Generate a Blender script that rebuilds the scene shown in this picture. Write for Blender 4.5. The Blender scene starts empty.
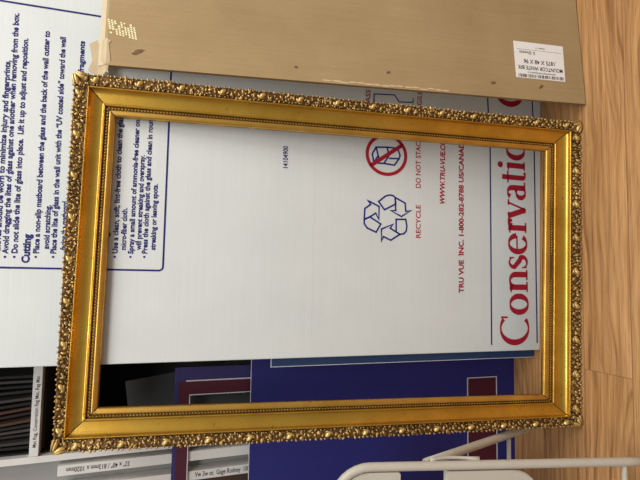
import bpy, bmesh, math, random
from mathutils import Vector, Matrix

random.seed(7)
SC = bpy.context.scene
COL = SC.collection
PI = math.pi

# ------------------------------------------------------------------ helpers
def srgb(r, g, b):
    f = lambda c: (c/255/12.92) if c/255 <= .04045 else ((c/255+.055)/1.055)**2.4
    return (f(r), f(g), f(b), 1)

def mat(name, col, rough=.6, metal=0., spec=.5):
    m = bpy.data.materials.new(name); m.use_nodes = True
    b = m.node_tree.nodes['Principled BSDF']
    b.inputs['Base Color'].default_value = col
    b.inputs['Roughness'].default_value = rough
    b.inputs['Metallic'].default_value = metal
    b.inputs['Specular IOR Level'].default_value = spec
    return m

def nodes(m):
    nt = m.node_tree
    return nt, nt.nodes, nt.links, nt.nodes['Principled BSDF']

def noise(nt, vec, scale, detail=4, rough=.55):
    n = nt.nodes.new('ShaderNodeTexNoise')
    n.inputs['Scale'].default_value = scale
    n.inputs['Detail'].default_value = detail
    n.inputs['Roughness'].default_value = rough
    if vec: nt.links.new(vec, n.inputs['Vector'])
    return n

def mapping(nt, out, scale=(1, 1, 1), loc=(0, 0, 0), rot=(0, 0, 0)):
    n = nt.nodes.new('ShaderNodeMapping')
    n.inputs['Scale'].default_value = scale
    n.inputs['Location'].default_value = loc
    n.inputs['Rotation'].default_value = rot
    nt.links.new(out, n.inputs['Vector'])
    return n.outputs[0]

def ramp(nt, fac, stops):
    n = nt.nodes.new('ShaderNodeValToRGB')
    e = n.color_ramp.elements
    while len(e) < len(stops): e.new(.5)
    for k, (p, c) in zip(e, stops):
        k.position = p; k.color = c
    nt.links.new(fac, n.inputs[0])
    return n.outputs[0]

def mixc(nt, fac, a, b, mode='MIX'):
    n = nt.nodes.new('ShaderNodeMix'); n.data_type = 'RGBA'; n.blend_type = mode
    if isinstance(fac, (int, float)): n.inputs[0].default_value = fac
    else: nt.links.new(fac, n.inputs[0])
    for k, v in ((6, a), (7, b)):
        if isinstance(v, tuple): n.inputs[k].default_value = v
        else: nt.links.new(v, n.inputs[k])
    return n.outputs[2]

def bump(nt, h, strength, dist, b):
    n = nt.nodes.new('ShaderNodeBump')
    n.inputs['Strength'].default_value = strength
    n.inputs['Distance'].default_value = dist
    nt.links.new(h, n.inputs['Height'])
    nt.links.new(n.outputs[0], b.inputs['Normal'])
    return n

def objcoord(nt):
    return nt.nodes.new('ShaderNodeTexCoord').outputs['Object']

def thing(name, label, cat, mw=None, group=None):
    o = bpy.data.objects.new(name, None); COL.objects.link(o)
    o.empty_display_size = .05
    if mw is not None: o.matrix_world = mw
    tag(o, label, cat, group)
    return o

def tag(o, label, cat, group=None):
    o['label'] = label; o['category'] = cat
    if group: o['group'] = group
    return o

def obj(name, bm, ms, parent=None, smooth=False, label=None):
    me = bpy.data.meshes.new(name)
    bm.normal_update(); bm.to_mesh(me); bm.free()
    for m in (ms if isinstance(ms, (list, tuple)) else [ms]): me.materials.append(m)
    if smooth:
        for p in me.polygons: p.use_smooth = True
    o = bpy.data.objects.new(name, me); COL.objects.link(o)
    if parent: o.parent = parent
    if label: o['label'] = label
    return o

def box(bm, x0, x1, y0, y1, z0, z1, bev=0., mi=0):
    vs = [bm.verts.new((x, y, z)) for x in (x0, x1) for y in (y0, y1) for z in (z0, z1)]
    fs = []
    for q in ((0, 1, 3, 2), (4, 6, 7, 5), (0, 4, 5, 1), (2, 3, 7, 6), (0, 2, 6, 4), (1, 5, 7, 3)):
        f = bm.faces.new([vs[i] for i in q]); f.material_index = mi; fs.append(f)
    if bev:
        es = list({e for f in fs for e in f.edges})
        r = bmesh.ops.bevel(bm, geom=es, offset=bev, segments=2, profile=.5, affect='EDGES')
        for f in r['faces']: f.material_index = mi
    return bm

def nbox(*a, **k):
    bm = bmesh.new(); return box(bm, *a, **k)

def tube(bm, pts, r, seg=12, caps=True):
    """round bar through a list of points (parallel-transported rings)"""
    pts = [Vector(p) for p in pts]
    n = len(pts); rings = []; nrm = None
    for i, p in enumerate(pts):
        t = (pts[min(i+1, n-1)]-pts[max(i-1, 0)]).normalized()
        if nrm is None:
            nrm = t.orthogonal().normalized()
        else:
            nrm = (nrm-t*nrm.dot(t)).normalized()
        b = t.cross(nrm)
        rr = r[i] if isinstance(r, (list, tuple)) else r
        rings.append([bm.verts.new(p+nrm*rr*math.cos(2*PI*k/seg)+b*rr*math.sin(2*PI*k/seg)) for k in range(seg)])
    for a, c in zip(rings, rings[1:]):
        for k in range(seg):
            bm.faces.new((a[k], a[(k+1) % seg], c[(k+1) % seg], c[k]))
    if caps:
        bm.faces.new(list(reversed(rings[0]))); bm.faces.new(rings[-1])
    return bm

def pose(x, y, yaw, lean, z=0.):
    """leaning board: local X along its width, local Z up its face, local -Y out of its face"""
    U = Vector((math.cos(yaw), math.sin(yaw), 0)); n = Vector((-math.sin(yaw), math.cos(yaw), 0))
    V = n*math.sin(lean)+Vector((0, 0, math.cos(lean))); Y = V.cross(U)
    M = Matrix((U, Y, V)).transposed().to_4x4(); M.translation = Vector((x, y, z))
    return M

# -------- flat printing: outline strokes and lettering as real geometry lying on a face (local XZ, y = eps)
def stroke(bm, pts, w, y=-.0006, closed=False):
    pts = [Vector((p[0], p[1])) for p in pts]
    n = len(pts); L = []; R = []
    for i in range(n):
        a = pts[(i-1) % n] if (closed or i) else pts[0]
        c = pts[(i+1) % n] if (closed or i < n-1) else pts[-1]
        b = pts[i]
        d1 = (b-a).normalized() if (b-a).length > 1e-9 else (c-b).normalized()
        d2 = (c-b).normalized() if (c-b).length > 1e-9 else d1
        t = d1+d2
        t = t.normalized() if t.length > 1e-6 else d1
        nn = Vector((-t.y, t.x))
        k = min(1/max(abs(nn.dot(Vector((-d1.y, d1.x)))), .4), 2.)
        ww = (w[i] if isinstance(w, (list, tuple)) else w)/2*k
        L.append(bm.verts.new((b.x+nn.x*ww, y, b.y+nn.y*ww)))
        R.append(bm.verts.new((b.x-nn.x*ww, y, b.y-nn.y*ww)))
    for i in range(n if closed else n-1):
        j = (i+1) % n
        bm.faces.new((L[i], R[i], R[j], L[j]))
    return bm

_tcache = {}
def glyphs(s, bold=0., shear=0.):
    key = (s, bold, shear)
    if key not in _tcache:
        c = bpy.data.curves.new('lettering', 'FONT'); c.body = s; c.size = 1
        c.offset = bold; c.shear = shear; c.resolution_u = 3
        o = bpy.data.objects.new('lettering', c); COL.objects.link(o)
        bpy.context.view_layer.update()
        dg = bpy.context.evaluated_depsgraph_get()
        me = bpy.data.meshes.new_from_object(o.evaluated_get(dg))
        vs = [(v.co.x, v.co.y) for v in me.vertices]; fs = [tuple(p.vertices) for p in me.polygons]
        bpy.data.objects.remove(o); bpy.data.curves.remove(c); bpy.data.meshes.remove(me)
        _tcache[key] = (vs, fs)
    return _tcache[key]

def text(bm, s, p0, p1, cap, prefix=None, bold=.012, shear=0., y=-.0006, centre=True):
    """s runs from p0 so that prefix (or all of s) ends at p1; cap = capital height"""
    vs, fs = glyphs(s, bold, shear)
    pv, _ = glyphs(prefix or s, bold, shear)
    x0 = min(v[0] for v in pv); x1 = max(v[0] for v in pv)
    d = Vector((p1[0]-p0[0], p1[1]-p0[1])); sx = d.length/(x1-x0); d.normalize()
    nn = Vector((-d.y, d.x)); sy = cap/.72
    off = -cap/2 if centre else 0
    out = []
    for vx, vy in vs:
        q = Vector(p0)+d*((vx-x0)*sx)+nn*(vy*sy+off)
        out.append(bm.verts.new((q.x, y, q.y)))
    for f in fs:
        try: bm.faces.new([out[i] for i in f])
        except ValueError: pass
    return bm

# ------------------------------------------------------------------ materials
def m_carton():
    m = mat('white_carton_board', srgb(226, 227, 226), .62, spec=.3)
    nt, N, L, b = nodes(m); oc = objcoord(nt)
    n1 = noise(nt, mapping(nt, oc, (3, 3, 220)), 1.0, 3)
    n2 = noise(nt, mapping(nt, oc, (1, 1, 1)), 6.0, 4)
    c = ramp(nt, n1.outputs[0], [(.3, srgb(211, 216, 214)), (.7, srgb(215, 220, 218))])
    c2 = ramp(nt, n2.outputs[0], [(.35, (.95, .95, .955, 1)), (.65, (1, 1, 1, 1))])
    L.new(mixc(nt, 1., c, c2, 'MULTIPLY'), b.inputs['Base Color'])
    bump(nt, n1.outputs[0], .10, .001, b)
    return m

def m_cardboard():
    m = mat('brown_cardboard', srgb(186, 156, 113), .72, spec=.25)
    nt, N, L, b = nodes(m); oc = objcoord(nt)
    n1 = noise(nt, mapping(nt, oc, (260, 5, 5)), 1.0, 3)
    n2 = noise(nt, oc, 5.0, 5)
    n3 = noise(nt, oc, 260., 2)
    c = ramp(nt, n2.outputs[0], [(.3, srgb(158, 133, 95)), (.7, srgb(173, 147, 107))])
    c2 = ramp(nt, n1.outputs[0], [(.3, (.94, .94, .93, 1)), (.7, (1.03, 1.03, 1.03, 1))])
    c3 = ramp(nt, n3.outputs[0], [(.35, (.94, .94, .94, 1)), (.65, (1.02, 1.02, 1.02, 1))])
    L.new(mixc(nt, 1., mixc(nt, 1., c, c2, 'MULTIPLY'), c3, 'MULTIPLY'), b.inputs['Base Color'])
    bump(nt, n1.outputs[0], .2, .001, b)
    return m

def m_gold(name, lo, hi, rough, dirt, metal=.9, aod=.006, bscale=90):
    m = mat(name, hi, rough, metal)
    nt, N, L, b = nodes(m); oc = objcoord(nt)
    n1 = noise(nt, oc, 14., 5); n2 = noise(nt, oc, bscale, 3)
    c = ramp(nt, n1.outputs[0], [(.3, lo), (.66, hi)])
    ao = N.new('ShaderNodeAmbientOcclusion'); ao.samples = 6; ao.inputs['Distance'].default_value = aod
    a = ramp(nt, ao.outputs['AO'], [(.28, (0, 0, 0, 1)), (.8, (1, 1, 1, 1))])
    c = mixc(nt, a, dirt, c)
    sp = ramp(nt, n2.outputs[0], [(.27, (0, 0, 0, 1)), (.33, (1, 1, 1, 1))])
    c = mixc(nt, sp, mixc(nt, .55, c, dirt), c)
    L.new(c, b.inputs['Base Color'])
    r = ramp(nt, n1.outputs[0], [(.3, (rough+.08,)*3+(1,)), (.7, (rough-.04,)*3+(1,))])
    L.new(r, b.inputs['Roughness'])
    bump(nt, n2.outputs[0], .12, .0006, b)
    return m

def m_wood():
    m = mat('oak_strip_floor', srgb(190, 140, 90), .42, spec=.4)
    nt, N, L, b = nodes(m)
    oc = objcoord(nt)
    br = N.new('ShaderNodeTexBrick')
    br.offset = .5; br.squash = 1
    br.inputs['Scale'].default_value = 1
    br.inputs['Brick Width'].default_value = 2.3
    br.inputs['Row Height'].default_value = .13
    br.inputs['Mortar Size'].default_value = .0009
    br.inputs['Mortar Smooth'].default_value = .6
    br.inputs['Color1'].default_value = (0, 0, 0, 1); br.inputs['Color2'].default_value = (1, 1, 1, 1)
    br.inputs['Mortar'].default_value = (.5, .5, .5, 1)
    L.new(mapping(nt, oc, loc=(.233+2.3, -.941+1.3, 0)), br.inputs['Vector'])
    sep = N.new('ShaderNodeSeparateXYZ'); L.new(oc, sep.inputs[0])
    mul = N.new('ShaderNodeMath'); mul.operation = 'MULTIPLY'; mul.inputs[1].default_value = 7.3
    L.new(br.outputs['Color'], mul.inputs[0])
    cmb = N.new('ShaderNodeCombineXYZ')      # each plank cuts its grain from another depth
    L.new(sep.outputs[0], cmb.inputs[0]); L.new(sep.outputs[1], cmb.inputs[1]); L.new(mul.outputs[0], cmb.inputs[2])
    warp = noise(nt, mapping(nt, cmb.outputs[0], (1.6, 6, 1)), 1.0, 2, .5)      # cathedral figure
    wm = N.new('ShaderNodeMath'); wm.operation = 'MULTIPLY'; wm.inputs[1].default_value = 5.
    L.new(warp.outputs[0], wm.inputs[0])
    ws = N.new('ShaderNodeSeparateXYZ'); L.new(mapping(nt, cmb.outputs[0], (1, 34, 1)), ws.inputs[0])
    wa = N.new('ShaderNodeMath'); wa.operation = 'ADD'; L.new(wm.outputs[0], wa.inputs[0]); L.new(ws.outputs[1], wa.inputs[1])
    cm2 = N.new('ShaderNodeCombineXYZ'); L.new(wa.outputs[0], cm2.inputs[1])
    jx = N.new('ShaderNodeMath'); jx.operation = 'MULTIPLY'; jx.inputs[1].default_value = .8; L.new(sep.outputs[0], jx.inputs[0])
    L.new(jx.outputs[0], cm2.inputs[0]); L.new(mul.outputs[0], cm2.inputs[2])
    rings = noise(nt, cm2.outputs[0], 2.4, 4, .62)
    tone = noise(nt, mapping(nt, cmb.outputs[0], (.9, 11, 1)), 1.0, 2)
    fine = noise(nt, mapping(nt, cmb.outputs[0], (7, 330, 1)), 1.0, 3, .6)
    pores = noise(nt, mapping(nt, cmb.outputs[0], (18, 620, 1)), 1.0, 2)
    c = ramp(nt, rings.outputs[0], [(.30, srgb(136, 94, 56)), (.42, srgb(172, 128, 82)), (.52, srgb(190, 146, 97)), (.72, srgb(203, 160, 110))])
    streak = noise(nt, mapping(nt, cmb.outputs[0], (2.2, 125, 1)), 1.0, 4, .65)
    st = ramp(nt, streak.outputs[0], [(.34, (.70, .64, .57, 1)), (.48, (.96, .95, .94, 1)), (.7, (1.08, 1.07, 1.05, 1))])
    c = mixc(nt, .85, c, st, 'MULTIPLY')
    f = ramp(nt, fine.outputs[0], [(.32, (.78, .74, .69, 1)), (.6, (1.05, 1.04, 1.03, 1))])
    c = mixc(nt, .9, c, f, 'MULTIPLY')
    p = ramp(nt, pores.outputs[0], [(.32, (.70, .63, .56, 1)), (.42, (1, 1, 1, 1))])
    c = mixc(nt, .6, c, p, 'MULTIPLY')
    t2 = ramp(nt, tone.outputs[0], [(.3, (.9, .88, .85, 1)), (.7, (1.04, 1.03, 1.02, 1))])
    c = mixc(nt, 1., c, t2, 'MULTIPLY')
    t = ramp(nt, br.outputs['Color'], [(0., (.92, .9, .88, 1)), (1., (1.02, 1.01, 1., 1))])
    c = mixc(nt, 1., c, t, 'MULTIPLY')
    c = mixc(nt, br.outputs['Fac'], c, srgb(120, 80, 48))
    L.new(c, b.inputs['Base Color'])
    r = ramp(nt, fine.outputs[0], [(.3, (.55,)*3+(1,)), (.7, (.38,)*3+(1,))])
    L.new(r, b.inputs['Roughness'])
    bump(nt, fine.outputs[0], .12, .0008, b)
    return m

def m_speck(name, col, rough, amt=.06, scale=60., spec=.4):
    m = mat(name, col, rough, spec=spec)
    nt, N, L, b = nodes(m); oc = objcoord(nt)
    n = noise(nt, oc, scale, 4)
    lo = tuple(c*(1-amt) for c in col[:3])+(1,); hi = tuple(min(1, c*(1+amt)) for c in col[:3])+(1,)
    L.new(ramp(nt, n.outputs[0], [(.3, lo), (.7, hi)]), b.inputs['Base Color'])
    return m

M_white = m_carton(); M_brown = m_cardboard(); M_wood = m_wood()
M_edge = m_speck('raw_carton_edge', srgb(176, 160, 132), .8)
M_navy = mat('navy_print', srgb(36, 36, 104), .6, spec=.2)
M_ink = mat('blue_symbol_print', srgb(34, 42, 124), .6, spec=.2)
M_red = mat('red_print', srgb(164, 30, 48), .6, spec=.2)
M_black = mat('black_print', srgb(45, 43, 45), .6, spec=.2)
M_blue = m_speck('royal_blue_board', srgb(35, 37, 110), .55, .05, 30)
M_teal = m_speck('steel_blue_board', srgb(34, 62, 100), .5, .05, 30)
M_matnavy = m_speck('navy_mat_board', srgb(48, 44, 98), .6, .06, 40)
M_maroon = m_speck('maroon_mat_board', srgb(76, 20, 40), .6, .06, 40)
M_core = m_speck('white_board_core', srgb(205, 203, 210), .7, .03)
M_label = m_speck('paper_label', srgb(236, 233, 228), .55, .02)
M_tape = m_speck('tan_paper_tape', srgb(184, 164, 128), .35, .05, 25)
M_glint = mat('painted_tape_glare', srgb(236, 226, 176), .25)
M_torn = m_speck('torn_cardboard', srgb(112, 84, 58), .85, .15, 200)
M_chair = m_speck('white_enamel_metal', srgb(188, 181, 166), .34, .03, 14)
M_rubber = mat('grey_rubber', srgb(88, 86, 82), .7)
M_shelf = m_speck('white_melamine', srgb(214, 212, 207), .5, .03, 20)
M_grey = m_speck('grey_shelf_panel', srgb(150, 149, 146), .55, .04, 20)
M_darkin = m_speck('dark_shelf_interior', srgb(44, 41, 40), .8, .1, 20)
M_wall = m_speck('wall_paint', srgb(205, 202, 195), .8, .02, 8)

GOLD_D = srgb(64, 42, 14)
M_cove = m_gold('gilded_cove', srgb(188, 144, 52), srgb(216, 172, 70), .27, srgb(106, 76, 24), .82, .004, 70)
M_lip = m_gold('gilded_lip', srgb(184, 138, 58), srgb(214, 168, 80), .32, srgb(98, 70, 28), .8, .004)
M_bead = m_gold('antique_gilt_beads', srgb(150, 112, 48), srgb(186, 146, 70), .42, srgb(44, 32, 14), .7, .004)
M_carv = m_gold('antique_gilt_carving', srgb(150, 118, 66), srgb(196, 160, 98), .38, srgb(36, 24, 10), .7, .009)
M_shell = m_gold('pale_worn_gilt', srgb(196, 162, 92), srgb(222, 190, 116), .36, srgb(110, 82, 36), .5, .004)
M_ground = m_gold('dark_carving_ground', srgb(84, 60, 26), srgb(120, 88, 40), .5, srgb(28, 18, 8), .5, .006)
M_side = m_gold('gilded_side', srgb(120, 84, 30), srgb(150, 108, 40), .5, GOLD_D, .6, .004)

# ------------------------------------------------------------------ setting
fl = obj('floor', nbox(-2.6, 2.6, -1.6, 2.0, -.03, 0), M_wood); fl['kind'] = 'structure'
wb = obj('wall_back', nbox(-2.6, 2.6, 1.90, 2.0, 0, 2.7), M_wall); wb['kind'] = 'structure'

# ------------------------------------------------------------------ white carton with printing
WLEAN, WYAW = .06783, -.02432
carton = thing('white_carton', 'tall flat white printed glass carton standing on the floor behind the gold frame', 'carton',
               pose(-.2066, 1.0871, WYAW, WLEAN))
CW, CH, CT = .815, 1.98, .017
obj('carton_body', nbox(0, CW, 0, CT, .0012, CH, bev=.002), M_white, carton)
bm = bmesh.new()      # pale scored fold across the face
box(bm, .02, CW-.02, -.0002, .0005, .6895, .6905)
obj('fold_line', bm, m_speck('fold_shade', srgb(206, 207, 206), .7, .02), carton)

bm = bmesh.new()      # navy border of the instruction panel
x0, x1, z0, z1, r = .2075, .7727, 1.0455, 1.88, .009
pts = []
for cx, cz, a0 in ((x1-r, z0+r, -90), (x1-r, z1-r, 0), (x0+r, z1-r, 90), (x0+r, z0+r, 180)):
    for k in range(6):
        a = math.radians(a0+18*k); pts.append((cx+r*math.cos(a), cz+r*math.sin(a)))
stroke(bm, pts, .0040, closed=True)
obj('panel_border', bm, M_navy, carton)

bm = bmesh.new()      # instruction text
cap = .0112
def line(s, p0, p1, prefix=None, cap=cap, bold=.034):
    text(bm, s, p0, p1, cap, prefix, bold)
def block(name, m=M_navy):
    global bm
    obj(name, bm, m, carton); bm = bmesh.new()
line('\u2022 Gloves should be worn to minimize injury and fingerprints.', (.2276, 1.3752), (.6469, 1.3768))
line('\u2022 Avoid dragging the lites of glass against one another when removing from the box.', (.2274, 1.3605), (.7511, 1.3658))
line('\u2022 Do not slide the lite of glass into place.  Lift it up to adjust and reposition.', (.2278, 1.3435), (.6993, 1.3460))
block('handling_paragraph')
line('Cutting', (.2180, 1.3225), (.2794, 1.3220), cap=.0148, bold=.042)
block('cutting_heading')
line('\u2022 Place a non-slip matboard between the glass and the back of the wall cutter to', (.2290, 1.3035), (.7218, 1.3055))
block('cutting_paragraph')
line('avoid scratching.', (.2487, 1.2850), (.3432, 1.2855))
block('place_paragraph')
line('\u2022 Place the lite of glass in the wall unit with the \u201cUV coated side\u201d toward the wall', (.2299, 1.2707), (.7137, 1.2737))
line('facing the matboard.', (.2477, 1.2522), (.3560, 1.2532))
line('glass fragments', (.6020, 1.2350), (.7110, 1.2356))
block('cutting_paragraph')
line('Cleaning', (.2190, 1.1710), (.2900, 1.1712), cap=.0148, bold=.042)
block('cleaning_heading')
line('\u2022 Use a clean, soft, lint-free cloth to clean the glass. A', (.2334, 1.1484), (.5503, 1.1498), '\u2022 Use a clean, soft, lint-free cloth to clean the glas')
line('micro-fiber cloth.', (.2517, 1.1318), (.3457, 1.1325))
line('\u2022 Spray a small amount of ammonia-free cleaner on the', (.2342, 1.1160), (.5475, 1.1145), '\u2022 Spray a small amount of ammonia-free cleaner on')
line('will prevent streaking and overspray.', (.2527, 1.1002), (.4684, 1.1008))
line('\u2022 Press the cloth against the glass and clean in round', (.2351, 1.0868), (.5507, 1.0862), '\u2022 Press the cloth against the glass and clean in roun')
line('streaking or leaving spots.', (.2537, 1.0695), (.4044, 1.0702))
block('cleaning_paragraph')

bm = bmesh.new()
text(bm, '14104900', (.4663, .7680), (.5211, .7690), .0125, bold=.02)
obj('printed_number', bm, M_navy, carton)

bm = bmesh.new()      # red lettering
text(bm, 'RECYCLE', (.3079, .3994), (.3966, .4010), .0140, bold=.014)
block('recycle_caption', M_red)
text(bm, 'DO NOT STACK', (.4425, .4018), (.5674, .4040), .0150, 'DO NOT STAC', bold=.014)
block('stacking_caption', M_red)
text(bm, 'FRAGILE', (.6330, .4030), (.7080, .4017), .0140, bold=.014)
block('fragile_caption', M_red)
text(bm, 'GLASS', (.6320, .5532), (.6910, .5524), .0140, bold=.014)
block('glass_caption', M_red)
text(bm, 'WWW.TRU-VUE.COM', (.4037, .3280), (.5660, .3288), .0150, 'WWW.TRU-VUE.C', bold=.034, shear=.18)
block('web_address', M_red)
text(bm, 'TRU VUE  INC. 1-800-282-8788 US/CANADA', (.1621, .2653), (.5638, .2706), .0150, 'TRU VUE  INC. 1-800-282-8788 US/CANA', bold=.036)
text(bm, '\u00ae', (.2630, .2725), (.2685, .2726), .0055, bold=0)
block('company_address', M_red)

# big serif title, drawn with a broad nib: thin level strokes, thick upright ones
def nib(bm, pts, base, thick, thin, y=-.0006):
    """pts in (x along text, y up) metres; width follows how upright the stroke runs"""
    d = []
    for i in range(len(pts)):
        a = Vector(pts[max(i-1, 0)]); c = Vector(pts[min(i+1, len(pts)-1)])
        t = (c-a).normalized() if (c-a).length > 1e-9 else Vector((1, 0))
        d.append(thin+(thick-thin)*abs(t.y)**1.4)
    stroke(bm, [base(p) for p in pts], d, y)

B0, B1 = Vector((.0166, .0397)), Vector((.5781, .0593))
slope = (B1.y-B0.y)/(B1.x-B0.x)
def base(p):      # p.x = distance along the carton, p.y above the baseline
    return (p[0], B0.y+slope*(p[0]-B0.x)+p[1])
def arc(cx, cy, rx, ry, a0, a1, n=22):
    return [(cx+rx*math.cos(math.radians(a0+(a1-a0)*k/n)), cy+ry*math.sin(math.radians(a0+(a1-a0)*k/n))) for k in range(n+1)]
XH, CAPH, TH, TN = .0620, .0960, .0158, .0050
bm = bmesh.new()
def vstem(x, y0, y1, w=TH): stroke(bm, [base((x, y0)), base((x, y1))], w)
def serif(x0, x1, y, w=TN): stroke(bm, [base((x0, y)), base((x1, y))], w)
def C(x0, x1):
    w = x1-x0; cx = x0+w*.56
    nib(bm, arc(cx, CAPH/2, w*.56-TH*.45, CAPH/2-TN*.2, 50, 308, 40), base, TH*1.05, TN)
    stroke(bm, [base((x1-.006, CAPH*.74)), base((x1-.006, CAPH*.97))], .0055)
def o_(x0, x1):
    w = x1-x0; nib(bm, arc(x0+w/2, XH/2, w/2-TH*.42, XH/2-TN*.2, 0, 360, 40), base, TH, TN)
def n_(x0, x1):
    a, b = x0+TH*.85, x1-TH*.85
    vstem(a, 0, XH); vstem(b, 0, XH*.7)
    nib(bm, arc((a+b)/2, XH*.66, (b-a)/2, XH*.31, 0, 150, 16), base, TH, TN*1.2)
    serif(x0, a+TH, TN/2); serif(b-TH, x1, TN/2); serif(x0-.001, a, XH-TN)
def s_(x0, x1):
    w = x1-x0; cx = x0+w/2
    p = arc(cx, XH*.75, w*.36, XH*.23, 35, 190, 14)+[(cx-w*.1, XH*.56), (cx+w*.12, XH*.43)]+list(reversed(arc(cx, XH*.26, w*.40, XH*.245, -155, 20, 14)))
    n = len(p)
    stroke(bm, [base(q) for q in p], [TN+(TH*.95-TN)*max(0., 1-abs(i-n/2)/(n*.38)) for i in range(n)])
    stroke(bm, [base((x1-.006, XH*.72)), base((x1-.006, XH*.98))], .004)
    stroke(bm, [base((x0+.004, XH*.04)), base((x0+.004, XH*.3))], .004)
def e_(x0, x1):
    w = x1-x0
    nib(bm, arc(x0+w*.5, XH/2, w/2-TH*.38, XH/2-TN*.2, 8, 325, 36), base, TH, TN)
    serif(x0+TH*.8, x1-TH*.35, XH*.54)
def r_(x0, x1):
    a = x0+TH*.85; vstem(a, 0, XH); serif(x0, a+TH, TN/2); serif(x0-.001, a, XH-TN)
    nib(bm, arc(x0+(x1-x0)*.75, XH*.72, (x1-x0)*.30, XH*.25, 60, 165, 12), base, TH, TN*1.4)
    stroke(bm, [base(q) for q in arc(x1-.006, XH*.87, .0028, .003, 0, 360, 12)], .0058)
def v_(x0, x1):
    c = (x0+x1)/2
    stroke(bm, [base((x0+.009, XH)), base((c+.001, .002))], TH); stroke(bm, [base((c+.001, 0)), base((x1-.007, XH))], TN*1.1)
    serif(x0-.001, x0+.021, XH-TN/2); serif(x1-.015, x1+.002, XH-TN/2)
def a_(x0, x1):
    w = x1-x0; s = x1-TH*.85
    vstem(s, .004, XH*.72)
    nib(bm, arc(x0+w*.42, XH*.72, s-x0-w*.42, XH*.26, 0, 150, 16), base, TH, TN)
    nib(bm, arc(x0+w*.44, XH*.27, w*.40-TH*.2, XH*.27-TN*.3, 60, 330, 20), base, TH*.9, TN)
    serif(s, x1+.004, TN/2); stroke(bm, [base((x0+w*.42, XH*.545)), base((s, XH*.60))], TN)
def t_(x0, x1):
    a = x0+(x1-x0)*.46
    vstem(a, XH*.12, XH*1.28, TH*.9); serif(x0, x1, XH-TN/2)
    nib(bm, arc(a+.009, XH*.16, .009, XH*.15, 180, 320, 10), base, TH*.9, TN)
def i_(x0, x1):
    a = (x0+x1)/2; vstem(a, 0, XH); serif(x0-.001, x1+.001, TN/2); serif(x0-.001, a, XH-TN)
    stroke(bm, [base(q) for q in arc(a, XH*1.36, .0045, .0045, 0, 360, 14)], .009)
C(.0168, .1007); o_(.1025, .1607); n_(.1664, .2295); s_(.2324, .2698); e_(.2755, .3332)
r_(.3360, .3766); v_(.3738, .4289); a_(.4318, .4784); t_(.4784, .5134); i_(.5170, .5410)
o_(.5455, .6042); n_(.6100, .6689); C(.7000, .7860)
obj('printed_title', bm, M_red, carton)
bm = bmesh.new()
stroke(bm, [(.0183, .1657), (.5728, .1762), (.79, .1911)], .0042)
stroke(bm, [(.0203, .0119), (.5813, .0251), (.79, .0357)], .0042)
obj('title_rule', bm, M_navy, carton)

REC = [[(0.4001, 0.5473), (0.3899, 0.5383), (0.3782, 0.5545), (0.3499, 0.5555), (0.3572, 0.54), (0.3679, 0.5237), (0.352, 0.5145), (0.3858, 0.5145), (0.3964, 0.5395)],
       [(0.3572, 0.54), (0.3401, 0.5089), (0.318, 0.5215), (0.3276, 0.5463), (0.3385, 0.5553), (0.3499, 0.5555)],
       [(0.3988, 0.5162), (0.3781, 0.499), (0.3953, 0.4669), (0.4124, 0.4691), (0.4167, 0.4746), (0.418, 0.4844), (0.4146, 0.4962)],
       [(0.4124, 0.4691), (0.3777, 0.4666), (0.3768, 0.481), (0.363, 0.4499), (0.3802, 0.4215), (0.377, 0.4373), (0.3993, 0.4396)],
       [(0.3545, 0.465), (0.356, 0.4369), (0.3378, 0.4333), (0.3244, 0.4352), (0.3175, 0.4417), (0.3153, 0.4533), (0.3215, 0.4644)],
       [(0.3153, 0.4533), (0.3306, 0.4819), (0.3408, 0.4742), (0.3271, 0.5069), (0.2951, 0.5062), (0.3077, 0.5011), (0.2987, 0.4794)]]
bm = bmesh.new()
for k, q in enumerate(REC): stroke(bm, q, .0044, closed=True)
obj('recycle_symbol', bm, M_ink, carton)
BOX = [[(0.5232, 0.5366), (0.5413, 0.5264), (0.5443, 0.4953), (0.5439, 0.4644), (0.5255, 0.4567), (0.5168, 0.4595), (0.4982, 0.4726), (0.5003, 0.5034), (0.4998, 0.5319)],
       [(0.5413, 0.5264), (0.5197, 0.5199), (0.4998, 0.5319)], [(0.5443, 0.4953), (0.5225, 0.4887), (0.5003, 0.5034)],
       [(0.5149, 0.4886), (0.517, 0.4573)], [(0.5197, 0.5199), (0.5133, 0.518)]]
bm = bmesh.new()
for k, q in enumerate(BOX): stroke(bm, q, .0044, closed=(k == 0))
block('stacking_symbol', M_ink)
g = [(0.6823, 0.5352), (0.6872, 0.476), (0.6699, 0.4625), (0.6735, 0.4224), (0.6848, 0.4196)]     # wine glass outline
mid = .660
stroke(bm, g+[(2*mid-p[0], p[1]) for p in reversed(g)], .0032, closed=True)
block('wine_glass_symbol', M_ink)
bm = bmesh.new()
cx, cz = .5236, .4959
stroke(bm, [(cx+.0515*math.cos(2*PI*k/48), cz+.0555*math.sin(2*PI*k/48)) for k in range(48)], .0090, closed=True, y=-.0009)
stroke(bm, [(.4900, .5430), (.5560, .4480)], .0105, y=-.0009)
obj('prohibition_ring', bm, M_red, carton)

# ------------------------------------------------------------------ boards standing behind the carton
teal = thing('steel_blue_board', 'steel blue board with pale edge peeking out from under the white carton', 'board', pose(-.2290, 1.1100, WYAW, .0655))
obj('board_face', nbox(0, .74, 0, .0035, .0, .782), M_teal, teal)
bm = bmesh.new()
box(bm, -.0015, 0, -.0003, .0038, 0, .7835); box(bm, 0, .74, -.0003, .0038, .782, .7835)
obj('pale_edge', bm, M_core, teal)

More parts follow.
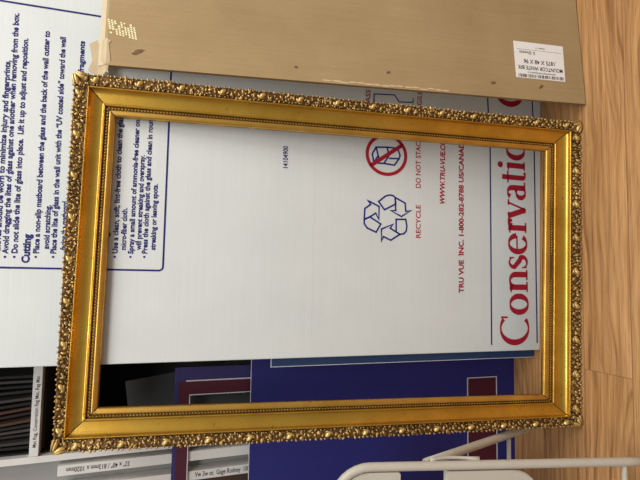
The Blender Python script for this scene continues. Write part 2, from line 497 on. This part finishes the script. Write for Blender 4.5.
blue = thing('royal_blue_board', 'royal blue board with maroon inlay standing on the floor below the gold frame', 'board', pose(-.95, 1.192, 0, math.radians(4)))
def ringplate(bm, X0, X1, Z0, Z1, x0, x1, z0, z1, ya, yb):
    """flat board with one rectangular window"""
    o = [(X0, Z0), (X1, Z0), (X1, Z1), (X0, Z1)]; i = [(x0, z0), (x1, z0), (x1, z1), (x0, z1)]
    V = {}
    for nm, ps in (('o', o), ('i', i)):
        for y in (ya, yb):
            V[nm, y] = [bm.verts.new((p[0], y, p[1])) for p in ps]
    for k in range(4):
        j = (k+1) % 4
        bm.faces.new((V['o', ya][k], V['o', ya][j], V['i', ya][j], V['i', ya][k]))
        bm.faces.new((V['o', yb][j], V['o', yb][k], V['i', yb][k], V['i', yb][j]))
        bm.faces.new((V['o', ya][j], V['o', ya][k], V['o', yb][k], V['o', yb][j]))
        bm.faces.new((V['i', ya][k], V['i', ya][j], V['i', yb][j], V['i', yb][k]))
    return bm
bx1 = .95-.302
obj('board_face', ringplate(bmesh.new(), 0, 1.25, 0, .811, .10, bx1+.003, .062, .167, 0, .003), M_blue, blue)
obj('maroon_inlay', nbox(.104, bx1, .0018, .0028, .064, .163), M_maroon, blue, label='maroon inlay panel')
obj('white_bevel', ringplate(bmesh.new(), .10, bx1+.003, .062, .167, .104, bx1, .0645, .163, .0004, .0024), M_core, blue, label='thin white bevel line around the maroon inlay')
obj('pale_edge', nbox(0, 1.25, -.0002, .003, .811, .8122), M_core, blue)

mt = thing('window_mat', 'open navy and maroon window mat with white bevels behind the royal blue board', 'mat', pose(-.95, 1.216, 0, math.radians(3.4)))
mr = .95-.240
obj('navy_border', ringplate(bmesh.new(), 0, mr, 0, 1.0, .05, mr-.033, .3, .991, 0, .003), M_matnavy, mt)
obj('white_bevel', nbox(mr-.0355, mr-.0325, -.0003, .0012, .3, .972), M_core, mt)
obj('navy_bevel', ringplate(bmesh.new(), .05, mr-.033, .3, .991, .052, mr-.0355, .302, .9895, .0005, .003), M_matnavy, mt)
obj('maroon_border', ringplate(bmesh.new(), .052, mr-.0355, .302, .9895, .09, mr-.068, .34, .9635, .0006, .003), M_maroon, mt, label='maroon inner border')
obj('white_bevel', ringplate(bmesh.new(), .09, mr-.068, .34, .9635, .0915, mr-.0705, .342, .9610, .001, .003), M_core, mt)

# ------------------------------------------------------------------ shelving unit
SY = 1.285
shelf = thing('shelving_unit', 'white and grey storage shelving with labelled strips behind the window mat', 'shelving', Matrix.Translation((-.43, SY, 0)))
def sh(name, x0, x1, y0, y1, z0, z1, m, bev=.001, label=None):
    return obj(name, nbox(x0+.43, x1+.43, y0-SY, y1-SY, z0, z1, bev=bev), m, shelf, label=label)
sh('upright', -.441, -.426, SY, 1.74, 0, 2.1, M_shelf)
sb = sh('shelf_board', -.4255, .55, SY, 1.74, 1.2915, 1.3105, M_shelf)
sh('shelf_board', -.4255, .55, SY, 1.74, .06, .08, M_shelf)
sh('shelf_board', -.4255, .55, SY, 1.74, 2.08, 2.1, M_shelf)
sh('upright', .551, .566, SY, 1.74, 0, 2.1, M_shelf)
sh('back_panel', -.98, .55, 1.742, 1.752, 0, 2.1, M_darkin, 0)
sh('inner_lining', -.4255, -.4225, SY+.02, 1.74, .081, 1.29, M_darkin, 0)
sh('inner_lining', -.4255, -.4225, SY+.02, 1.74, 1.312, 2.07, M_darkin, 0)
sh('inner_lining', -.42, .55, SY+.03, 1.74, 1.286, 1.2905, M_darkin, 0)
sh('upright', -.98, -.965, SY, 1.74, 0, 2.1, M_shelf)
sh('grey_panel', -.964, -.442, SY+.035, SY+.047, 0, 2.1, M_grey, 0)
d1 = sh('divider', -.475, -.4515, SY-.004, SY+.034, 0, 1.250, M_shelf)
d2 = sh('divider', -.523, -.5000, SY-.004, SY+.034, 0, 1.235, M_shelf)
sh('divider', -.60, -.575, SY-.004, SY+.034, 0, 1.235, M_shelf)
sh('dark_slot', -.574, -.5235, SY+.012, SY+.034, 0, 1.2, m_speck('dark_slot_brown', srgb(70, 52, 42), .8), 0)
bm = bmesh.new()
text(bm, '32" x 40" / 813mm x 1020mm', (-.4640+.43, 1.095), (-.4630+.43, 1.232), .0115, bold=.004, y=-.0046)
obj('printed_strip', bm, M_black, d1)
bm = bmesh.new()
text(bm, 'Vw 3w oc  Gage Rodney  1001', (-.5090+.43, .940), (-.5100+.43, .797), .0125, bold=.004, y=-.0046)
obj('printed_strip', bm, M_black, d2)
bm = bmesh.new()
text(bm, 'Mat Rag, Conservation Rag Mat, Rag Mat', (-.405+.43, 1.301), (-.245+.43, 1.301), .0078, bold=.004, y=-.0006)
obj('printed_strip', bm, M_black, sb)

ORD = ['first', 'second', 'third', 'fourth', 'fifth', 'sixth', 'seventh', 'eighth', 'ninth', 'tenth', 'eleventh', 'twelfth', 'thirteenth', 'fourteenth']
cols = [('black', (34, 30, 30)), ('grey', (70, 66, 66)), ('black', (32, 29, 29)), ('dark brown', (52, 42, 38)), ('grey', (74, 68, 66)), ('black', (36, 31, 30)), ('rust brown', (92, 58, 42)),
        ('dark brown', (48, 36, 32)), ('rust brown', (88, 60, 46)), ('black', (38, 33, 32)), ('grey', (80, 74, 72)), ('dark brown', (54, 46, 42)), ('grey', (66, 60, 58)), ('black', (30, 27, 26))]
TILT = [0, 0, 1, 2.6, 4.2, 5.8, 7.2, 7.2, 7.0, 5.6, 4.2, 2.8, 1.4, 0]
for i, (cn, c) in enumerate(cols):
    x = -.247-i*.0124
    o = obj('mat_board', nbox(-.0030, .0030, 0, .40, 0, .15, bev=.0006), m_speck('mat_board_'+cn.replace(' ', '_')+'_%d' % i, srgb(*[int(v*.8) for v in c]), .8, .12, 90))
    o.location = (x, SY+.010+.006*((i*5) % 4), 1.3116)
    o.rotation_euler = (0, math.radians(-TILT[i]), 0)
    tag(o, '%s mat board on edge in the upper shelf bin, %s below the white carton' % (cn, ORD[i]), 'mat board', 'mat boards filed in the upper shelf bin')
g1 = obj('grey_sheet', nbox(-.13, 0, 0, .004, -1.02, 0), m_speck('grey_sheet', srgb(64, 65, 65), .7, .05, 40))
g1.matrix_world = Matrix.Translation((-.279, 1.335, 1.114)) @ Matrix.Rotation(math.radians(-8), 4, 'Y')
tag(g1, 'dark grey sheet standing tilted in the black lower shelf bin inside the frame opening', 'sheet')

# ------------------------------------------------------------------ brown cardboard carton
bc = thing('brown_carton', 'flat brown cardboard carton with white label leaning beside the gold frame', 'carton', pose(.463, .916, .0798, math.radians(9.75)))
BT, BH, BW = .009, 1.198, .72
bm = bmesh.new()
prof = [(0, .004), (0, BH-.001), (.003, BH+.005), (.0075, BH+.0165), (BT, BH+.0165), (BT, .004), (BT-.001, .002), (.002, .002)]
a = [bm.verts.new((0, y, z)) for y, z in prof]; b_ = [bm.verts.new((BW, y, z)) for y, z in prof]
n = len(prof)
for k in range(n):
    f = bm.faces.new((a[k], a[(k+1) % n], b_[(k+1) % n], b_[k])); f.material_index = 1 if k in (2, 3) else 0
f = bm.faces.new(list(reversed(a))); f.material_index = 2
f = bm.faces.new(b_); f.material_index = 2
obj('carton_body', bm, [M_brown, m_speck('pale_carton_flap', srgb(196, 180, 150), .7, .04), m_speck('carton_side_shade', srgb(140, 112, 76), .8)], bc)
bm = bmesh.new()      # paper tape folded over the top
P = [(-.0012, BH-.007), (-.0012, BH-.001), (.0018, BH+.005), (.0093, BH+.0180), (.010, BH+.034)]
xs = [-.018, -.009, .012, .034, .050, .060]
rows = []
for i, x in enumerate(xs):
    j = .003*math.sin(i*2.1)
    rows.append([bm.verts.new((x+(.004*math.sin(k*2+i) if i in (0, 5) else 0), y if x > -.002 else y+.003, z+(j if k == 0 else (j*1.5-(.008 if i > 4 else 0) if k == 4 else 0)))) for k, (y, z) in enumerate(P)])
for r0, r1 in zip(rows, rows[1:]):
    for k in range(len(P)-1): bm.faces.new((r0[k], r1[k], r1[k+1], r0[k+1]))
obj('paper_tape', bm, M_tape, bc, label='tan paper tape folded over the top corner')
bm = bmesh.new()      # glare on clear packing tape, painted as pale woven dashes
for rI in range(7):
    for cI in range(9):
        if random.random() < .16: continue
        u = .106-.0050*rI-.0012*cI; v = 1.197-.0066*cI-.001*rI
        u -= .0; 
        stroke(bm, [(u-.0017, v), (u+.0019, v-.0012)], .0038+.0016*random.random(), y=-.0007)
obj('tape_glint', bm, M_glint, bc, label='pale cross-hatched dashes painted as glare on clear tape')
def blotch(bm, cx, cz, rx, rz, rot, y):
    n = 14; c = bm.verts.new((cx, y-.0004, cz)); ring = []
    for k in range(n):
        a = 2*PI*k/n; q = .7+.45*random.random()
        x, z = rx*q*math.cos(a), rz*q*math.sin(a)
        ring.append(bm.verts.new((cx+x*math.cos(rot)-z*math.sin(rot), y, cz+x*math.sin(rot)+z*math.cos(rot))))
    for k in range(n): bm.faces.new((c, ring[k], ring[(k+1) % n]))
for (u, v, rx, rz, ro) in ((.037, 1.131, .0055, .015, .45), (.040, .552, .0038, .007, .5), (.037, .270, .0042, .008, .3), (.038, .133, .004, .008, .6), (.033, .779, .003, .005, 0)):
    bm = bmesh.new(); blotch(bm, u, v, rx, rz, ro, -.0007)
    ob = obj('torn_spot', bm, M_torn, bc)
bm = bmesh.new()
for k in range(16):
    u = .033+.005*math.sin(k); v = .79-.0022*k
    blotch(bm, .0035+.003*random.random(), .70-.02*k+.006*random.random(), .0022, .012, 0, -.0006)
obj('scuffed_edge', bm, m_speck('scuffed_cardboard', srgb(206, 182, 142), .8, .08, 120), bc)

bm = bmesh.new()      # white shipping label
q = [(.0585, .2035), (.0575, .0600), (.1580, .0580), (.1600, .2045)]
vf = [bm.verts.new((x, -.0008, z)) for x, z in q]; vb = [bm.verts.new((x, -.0001, z)) for x, z in q]
bm.faces.new(vf); bm.faces.new(list(reversed(vb)))
for k in range(4): bm.faces.new((vf[k], vb[k], vb[(k+1) % 4], vf[(k+1) % 4]))
lab = obj('shipping_label', bm, M_label, bc, label='white paper shipping label')
bm = bmesh.new()      # its printing reads up the carton
text(bm, 'MOUNTCOR WHITE BFK', (.0860, .0660), (.0875, .1975), .0110, bold=.012, y=-.0012)
text(bm, '.1875 X 48 X 96', (.1040, .0830), (.1050, .1790), .0115, bold=.012, y=-.0012)
text(bm, '5 Sheets', (.1290, .1440), (.1295, .1900), .0088, bold=.004, y=-.0012)
text(bm, 'Laminated foam board panels 5 pc', (.0735, .0880), (.0742, .1700), .0045, bold=.008, y=-.0012)
text(bm, 'Item 1', (.1440, .1150), (.1443, .1400), .0048, bold=.004, y=-.0012)
stroke(bm, [(.1370, .066), (.1385, .197)], .0006, y=-.0012)
z = .0665
while z < .197:      # bar code
    w = random.choice((.0008, .0008, .0016, .0024)); stroke(bm, [(.0605, z), (.0695, z)], w, y=-.0012); z += w+random.choice((.0010, .0010, .0018, .0030))
obj('label_printing', bm, M_black, lab)

# ------------------------------------------------------------------ gold picture frame
FW, FH, FBACK = .8046, 1.2552, .0265
frame = thing('picture_frame', 'large empty ornate gold picture frame leaning against the white carton', 'picture frame', pose(-.3839, .9491, -.02418, .15609))
OUT = [Vector((0, 0)), Vector((FW, 0)), Vector((FW, FH+.004)), Vector((0, FH+.009))]
INN = [Vector((.0820, .1050)), Vector((.7215, .0990)), Vector((.7180, 1.1740)), Vector((.0870, 1.1815))]
BF = .335      # share of the profile that is carved
BSIDE = [.335, .325, .285, .330]      # and the share of the width it takes up on each side
BCORNER = {(2, 2): .365, (2, 3): .275}
def remap(side, s, k=None):
    B = BCORNER.get((side, k), BSIDE[side])
    return s*B/BF if s < BF else B+(s-BF)*(1-B)/(1-BF)
def ringpt(k, s):
    h, v = ((0, 3), (0, 1), (2, 1), (2, 3))[k]
    sv, sh_ = remap(v, s, k), remap(h, s, k)
    return Vector((OUT[k].x+(INN[k].x-OUT[k].x)*sv, OUT[k].y+(INN[k].y-OUT[k].y)*sh_))
def P3(side, t, s, H):
    a, b = ringpt(side, s), ringpt((side+1) % 4, s); p = a.lerp(b, t)
    return Vector((p.x, FBACK-H, p.y))
def moulding(profile, seg=60):
    """profile: list of (s, H); mitred strip around the four sides, one smooth strip per side"""
    bm = bmesh.new()
    for side in range(4):
        cols_ = [[bm.verts.new(P3(side, i/seg, s, H)) for s, H in profile] for i in range(seg+1)]
        for c0, c1 in zip(cols_, cols_[1:]):
            for k in range(len(profile)-1): bm.faces.new((c0[k], c1[k], c1[k+1], c0[k+1]))
    return bm
# back and outer side
bs = [(.05, 0), (.012, .002), (.010, .012), (.014, .020)]
bm = bmesh.new()
o = moulding([(1.0, .0045), (1.0, 0), (.06, 0), (.035, .003), (.028, .008), (.028, .0150), (.05, .0165)], 8)
obj('back_body', o, M_side, frame)
# carved outer border: dark ground rising outwards, crowded with leaves, scrolls and shells
bm = moulding([(.020, .012), (.022, .0185), (.035, .0205), (.09, .0200), (.17, .0185), (.25, .0170), (.31, .0165), (.338, .0180)], 80)
for f in bm.faces: f.smooth = True; f.material_index = 2
WID = [.102*BSIDE[0], .0848*BSIDE[1], .0865*.31, .0845*BSIDE[3]]      # border width on each side
def ground(py, W):
    t = max(0, min(1, py/W)); return .0212-.0050*t
def inside(side, a, w, L): return abs(a) < L/2-w*.75
def leaf(bm, side, a, w, ang, ln, wd, h, bend=0., lift=0., mi=0, nl=7, nq=4, drop=0.):
    """a: distance along side from its middle; w: distance in from the outer edge"""
    A, B = OUT[side], OUT[(side+1) % 4]; L = (B-A).length; d = (B-A)/L
    if not inside(side, a+math.cos(ang)*ln*.6, max(w, 0), L): return
    nin = Vector((-d.y, d.x)); mid = (A+B)/2
    rows = []
    x, y = a, w; th = ang
    for i in range(nl+1):
        l = i/nl
        sh = math.sin(PI*min(1, .12+.88*l))**.6 if l < 1 else .05
        row = []
        for k in range(-nq//2, nq//2+1):
            qn = k/(nq/2)
            px = x-math.sin(th)*qn*wd*sh; py = y+math.cos(th)*qn*wd*sh
            py = max(-.0016, min(WID[side]*1.0, py))
            H = ground(py, WID[side])-.0012-drop+(h*math.sqrt(max(0, 1-qn*qn*.94))-.2*h*(1 if k == 0 else 0))*(.40+.60*math.sin(PI*(.15+.75*l)))+lift*l*l
            p = mid+d*px+nin*py
            row.append(bm.verts.new((p.x, FBACK-H, p.y)))
        rows.append(row)
        x += math.cos(th)*ln/nl; y += math.sin(th)*ln/nl; th += bend/nl
    for r0, r1 in zip(rows, rows[1:]):
        for k in range(len(r0)-1):
            f = bm.faces.new((r0[k], r1[k], r1[k+1], r0[k+1])); f.material_index = mi; f.smooth = True
def knob(bm, side, a, w, r, h, mi=0, sq=1.):
    A, B = OUT[side], OUT[(side+1) % 4]; d = (B-A).normalized(); nin = Vector((-d.y, d.x)); mid = (A+B)/2
    if not inside(side, a, w, (B-A).length): return
    H0 = ground(w, WID[side])-.001
    rings = []
    for j in range(4):
        ph = PI/2*j/4; ring = []
        for k in range(9):
            p = mid+d*(a+r*sq*math.cos(ph)*math.cos(2*PI*k/9))+nin*(w+r*math.cos(ph)*math.sin(2*PI*k/9))
            ring.append(bm.verts.new((p.x, FBACK-(H0+h*math.sin(ph)), p.y)))
        rings.append(ring)
    p = mid+d*a+nin*w; top = bm.verts.new((p.x, FBACK-(H0+h), p.y))
    for r0, r1 in zip(rings, rings[1:]):
        for k in range(9):
            f = bm.faces.new((r0[k], r0[(k+1) % 9], r1[(k+1) % 9], r1[k])); f.material_index = mi; f.smooth = True
    for k in range(9):
        f = bm.faces.new((rings[-1][k], rings[-1][(k+1) % 9], top)); f.material_index = mi; f.smooth = True
rnd = random.Random(3)
for side in range(4):
    L = (OUT[(side+1) % 4]-OUT[side]).length; nrep = 14 if side in (1, 3) else 9
    p = L/nrep; W = WID[side]; k0 = W/.028
    for i in range(nrep):
        c = -L/2+p*(i+.5); J = lambda q: rnd.uniform(-q, q)
        # one pale curled shell per repeat
        leaf(bm, side, c-.007, W*.30, .35, .017, .0052*k0, .0100, 1.0, .0015, 1, 9, 4)
        leaf(bm, side, c+.010, W*.42, 2.2, .012, .0034*k0, .0075, 1.2, 0, 1)
        leaf(bm, side, c-.006, W*.62, .2, .016, .0036*k0, .0070, -.9, 0, 0)
        # flowing scroll with leaves off both sides
        for j in range(11):
            f = (j+.5)/11; a = c+p*(f-.5)
            if abs(f-.5) < .10: continue
            w = W*(.5+.24*math.sin(2*PI*f+.4))
            q = 1 if j % 2 else -1
            leaf(bm, side, a, w, (.35 if j % 3 else 2.7)+q*(.75+J(.4)), .0115+J(.003), (.0034+J(.0007))*k0, .0068+J(.0018), q*(1.2+J(.6)), .001+J(.001))
            leaf(bm, side, a+.003, W*.5-q*W*.22+J(.002), PI*.5*q+J(.7), .0085+J(.002), .0028*k0, .0056+J(.0015), -q*1.5, 0)
            leaf(bm, side, a-.002+J(.002), W*.5+q*W*.28+J(.002), J(3.1), .0075+J(.002), .0025*k0, .0052+J(.0015), J(2.), 0)
        for j in range(8):      # leaf tips along the rim and along the fillet
            a = c+p*((j+.5)/8-.5)+J(.002)
            leaf(bm, side, a, W*.20+J(.001), -PI/2+J(.7), W*(.19+.05*rnd.random()), .0031, .0058+J(.0018), J(.9), 0, 0, 5, 4)
            leaf(bm, side, a+J(.004), W*.72+J(.001), PI/2+J(.8), W*.24, .0029, .0052+J(.001), J(1.2), 0, 0, 5, 4)
        for j in range(4):
            knob(bm, side, c+p*((j+.5)/4-.5)+J(.005), W*(.25+.5*(j % 2))+J(.003), .0022+J(.0006), .0068)
    for e in (-1, 1):      # acanthus leaves meeting at the corner
        for j in range(4):
            leaf(bm, side, e*(L/2-.030+.004*j), W*(.18+.19*j), (0 if e > 0 else PI)-e*(.10+.10*j), .026-.003*j, .0046, .0100, -.25*e, .002, 1 if j == 1 else 0, 8, 4)
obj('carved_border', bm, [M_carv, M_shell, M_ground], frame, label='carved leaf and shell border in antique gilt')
# fillet and concave cove, bright inner fillet
pf = [(.330, .018), (.334, .0235), (.342, .0252), (.356, .0252), (.364, .0245), (.370, .0228)]
n = 14
for k in range(n+1):
    a = PI/2*k/n
    pf.append((.374+(.700-.374)*(1-math.cos(a)), .0222-.0142*math.sin(a)**.9 if k else .0222))
pf += [(.704, .0090), (.709, .0122), (.718, .0142), (.731, .0148), (.745, .0142), (.754, .0122), (.760, .0090)]
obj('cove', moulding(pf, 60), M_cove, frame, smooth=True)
# bead row
bm = moulding([(.758, .0095), (.764, .0078), (.84, .0078), (.846, .0095)], 20)
for side in range(4):
    a, b = ringpt(side, .803), ringpt((side+1) % 4, .803); L = (b-a).length; nb = int(L/.0068)
    for i in range(nb):
        if side == 0 and .465 < i/nb < .557: continue      # a stretch of beads is missing
        q = a.lerp(b, (i+.5)/nb); d = (b-a)/L; nn = Vector((-d.y, d.x)); r = .0029
        rings = []
        for j, (rr, hh) in enumerate(((1, 0), (.85, .55), (.45, .88))):
            rings.append([bm.verts.new((q.x+(d.x*math.cos(t)+nn.x*math.sin(t))*r*rr, FBACK-(.0078+.0040*hh), q.y+(d.y*math.cos(t)+nn.y*math.sin(t))*r*rr)) for t in [2*PI*k/7 for k in range(7)]])
        for r0, r1 in zip(rings, rings[1:]):
            for k in range(7): bm.faces.new((r0[k], r0[(k+1) % 7], r1[(k+1) % 7], r1[k]))
        bm.faces.new(rings[-1])
obj('bead_row', bm, M_bead, frame, label='row of small dark gilt beads')
# inner lip
pl = [(.844, .0082), (.850, .0108), (.862, .0122)]+[(.862+.128*math.sin(PI/2*k/8), .0122-.0055*(1-math.cos(PI/2*k/8))) for k in range(1, 9)]+[(.997, .0055), (1.0, .004), (1.0, .0)]
obj('inner_lip', moulding(pl, 60), M_lip, frame, smooth=True)
bm = bmesh.new()      # worn patch where the beads are gone
p0 = P3(0, .462, .803, .0080); p1 = P3(0, .560, .803, .0080)
bw = .0065
vs = [bm.verts.new(v) for v in ((p0.x, p0.y, p0.z-bw), (p1.x, p1.y, p1.z-bw), (p1.x, p1.y, p1.z+bw), (p0.x, p0.y, p0.z+bw))]
vs2 = [bm.verts.new((v.co.x, v.co.y-.0026, v.co.z)) for v in vs]
bm.faces.new(vs2)
for k in range(4): bm.faces.new((vs[k], vs[(k+1) % 4], vs2[(k+1) % 4], vs2[k]))
obj('worn_patch', bm, m_gold('worn_gilt', srgb(92, 68, 28), srgb(116, 88, 40), .6, srgb(50, 36, 16), .4), frame, label='dull brown patch with the beads missing')

# dark hairline where the mouldings meet at each corner
M_mitre = mat('dark_mitre_gap', srgb(56, 38, 12), .8)
for k in range(4):
    bm = bmesh.new()
    for side, t in ((k, 0), ((k-1) % 4, 1)):
        prof_ = pf[3:]+pl[2:10]
        dt = .0013 if t == 0 else -.0013
        a_s = [P3(side, t, q, h) for q, h in prof_]; b_s = [P3(side, t+dt, q, h) for q, h in prof_]
        A_ = [bm.verts.new(v-Vector((0, .0004, 0))) for v in a_s]; B_ = [bm.verts.new(v-Vector((0, .0004, 0))) for v in b_s]
        for q in range(len(A_)-1): bm.faces.new((A_[q], B_[q], B_[q+1], A_[q+1]))
    obj('mitre_joint', bm, M_mitre, frame, label='thin dark mitre line at the corner')

# ------------------------------------------------------------------ white metal folding chair
chair = thing('folding_chair', 'white metal folding chair with rounded tube back beside the gold frame', 'chair', Matrix.Translation((-.60, .86, 0)))
XR, XL = -.400, -.79
def ch(p): return (p[0]+.60, p[1]-.86, p[2])
Bz = .700
def leg_y(z): return .757+.275*z
def side_pts(x):
    return [(x, leg_y(z), z) for z in [.012+(Bz-.075-.012)*k/10 for k in range(11)]]
R = .075
pts = side_pts(XR)
for k in range(1, 9):
    a = PI/2*k/8; z = Bz-R+R*math.sin(a); pts.append((XR-R+R*math.cos(a), leg_y(z), z))
for k in range(0, 9):
    a = PI/2*k/8; z = Bz-R+R*math.cos(a); pts.append((XL+R-R*math.sin(a), leg_y(z), z))
pts += list(reversed(side_pts(XL)))
obj('tube_frame', tube(bmesh.new(), [ch(p) for p in pts], .0093, 14), M_chair, chair, smooth=True)
for x in (XR, XL):      # rear legs and front feet
    bm = bmesh.new(); xo = x-(.003 if x == XR else -.003)
    tube(bm, [ch((xo, .920+.306*(.490-z), z)) for z in (.498, .4, .3, .2, .1, .012)], .0100, 12)
    lg = obj('leg', bm, M_chair, chair, smooth=True)
    bm = bmesh.new(); tube(bm, [ch((xo, .920+.306*(.490-z), z)) for z in (.03, .012, .001)], [.0105, .0115, .0115], 12)
    obj('rubber_foot', bm, M_rubber, lg, smooth=True)
    bm = bmesh.new(); tube(bm, [ch((x, leg_y(z), z)) for z in (.03, .012, .001)], [.0105, .0115, .0115], 12)
    obj('rubber_foot', bm, M_rubber, chair, smooth=True)
    bm = bmesh.new()      # pivot bracket curved along the tube
    s = 1 if x == XR else -1
    bp = [(x+s*.0105, leg_y(z)+.003+.012*math.sin(PI*f), z) for f, z in [(k/8, .500-.105*k/8) for k in range(9)]]
    tube(bm, [ch(q) for q in bp], [.005, .0042, .004, .004, .004, .004, .004, .0045, .006], 8)
    obj('pivot_bracket', bm, M_chair, chair, smooth=True)
bm = bmesh.new(); zc = .185; yc = .920+.306*(.490-zc)
tube(bm, [ch((XR, yc, zc)), ch((XL, yc, zc))], .0055, 10); obj('rear_crossbar', bm, M_chair, chair, smooth=True)
bm = bmesh.new(); zc = .078
tube(bm, [ch((XR, leg_y(zc), zc)), ch((XL, leg_y(zc), zc))], .0055, 10); obj('front_crossbar', bm, M_chair, chair, smooth=True)
def panel(z0, z1, inset, r0, r1, t, off):
    """pressed sheet between the tubes, corner radius r0 at the bottom and r1 at the top"""
    X0, X1 = XL+inset, XR-inset; out = []
    for cx, cz, a0, r in ((X1-r0, z0+r0, -90, r0), (X1-r1, z1-r1, 0, r1), (X0+r1, z1-r1, 90, r1), (X0+r0, z0+r0, 180, r0)):
        for k in range(7):
            a = math.radians(a0+15*k); out.append((cx+r*math.cos(a), cz+r*math.sin(a)))
    bm = bmesh.new()
    f = [bm.verts.new(ch((x, leg_y(z)+off, z))) for x, z in out]; g = [bm.verts.new(ch((x, leg_y(z)+off+t, z))) for x, z in out]
    bm.faces.new(f); bm.faces.new(list(reversed(g)))
    for k in range(len(f)): bm.faces.new((f[k], g[k], g[(k+1) % len(f)], f[(k+1) % len(f)]))
    bmesh.ops.bevel(bm, geom=[e for e in bm.edges if abs(len(e.link_faces)-2) == 0 and any(len(q.verts) > 4 for q in e.link_faces)], offset=.002, segments=2, affect='EDGES')
    return bm
obj('backrest', panel(.566, .688, .010, .003, .062, .012, -.006), M_chair, chair)
obj('seat', panel(.268, .466, .011, .06, .003, .016, -.004), M_chair, chair)

# ------------------------------------------------------------------ light
w = bpy.data.worlds.new('world'); SC.world = w; w.use_nodes = True
nt = w.node_tree; bg = nt.nodes['Background']
bg.inputs[1].default_value = 1.
tc = nt.nodes.new('ShaderNodeTexCoord'); sx = nt.nodes.new('ShaderNodeSeparateXYZ'); nt.links.new(tc.outputs['Generated'], sx.inputs[0])
ax = nt.nodes.new('ShaderNodeMath'); ax.operation = 'MULTIPLY_ADD'; ax.inputs[1].default_value = .22      # daylight side of the room
nt.links.new(sx.outputs[0], ax.inputs[0]); nt.links.new(sx.outputs[2], ax.inputs[2])
nt.links.new(ramp(nt, ax.outputs[0], [(0., (.20, .19, .185, 1)), (.12, (.27, .27, .28, 1)), (.75, (.60, .61, .64, 1))]), bg.inputs[0])
def area(name, loc, tgt, sx, sy, power, col):
    l = bpy.data.lights.new(name, 'AREA'); l.shape = 'RECTANGLE'; l.size = sx; l.size_y = sy; l.energy = power; l.color = col
    o = bpy.data.objects.new(name, l); COL.objects.link(o); o.location = loc
    o.rotation_euler = (Vector(tgt)-Vector(loc)).to_track_quat('-Z', 'Y').to_euler()
    return o
area('ceiling_lamp', (1.5, .1, 2.75), (.15, 1.05, .4), 1.2, .6, 36, (1., .965, .91))
area('ceiling_lamp', (-.1, -.75, 2.75), (.0, 1.0, .5), 2.2, .7, 40, (1., .975, .93))

# ------------------------------------------------------------------ camera (held on its side, as the photograph was)
cam = bpy.data.cameras.new('camera'); co = bpy.data.objects.new('camera', cam); COL.objects.link(co)
cam.sensor_width = 36; cam.lens = 481/640*36; cam.clip_start = .02
right = Vector((.01711, -.35661, -.9341)).normalized(); up = Vector((.9973, -.06064, .04142)); up = (up-right*up.dot(right)).normalized()
back = right.cross(up)
M = Matrix((right, up, back)).transposed().to_4x4(); M.translation = (0, 0, 1.1)
co.matrix_world = M
SC.camera = co
SC.view_settings.view_transform = 'Standard'
SC.view_settings.look = 'None'
SC.view_settings.exposure = 0
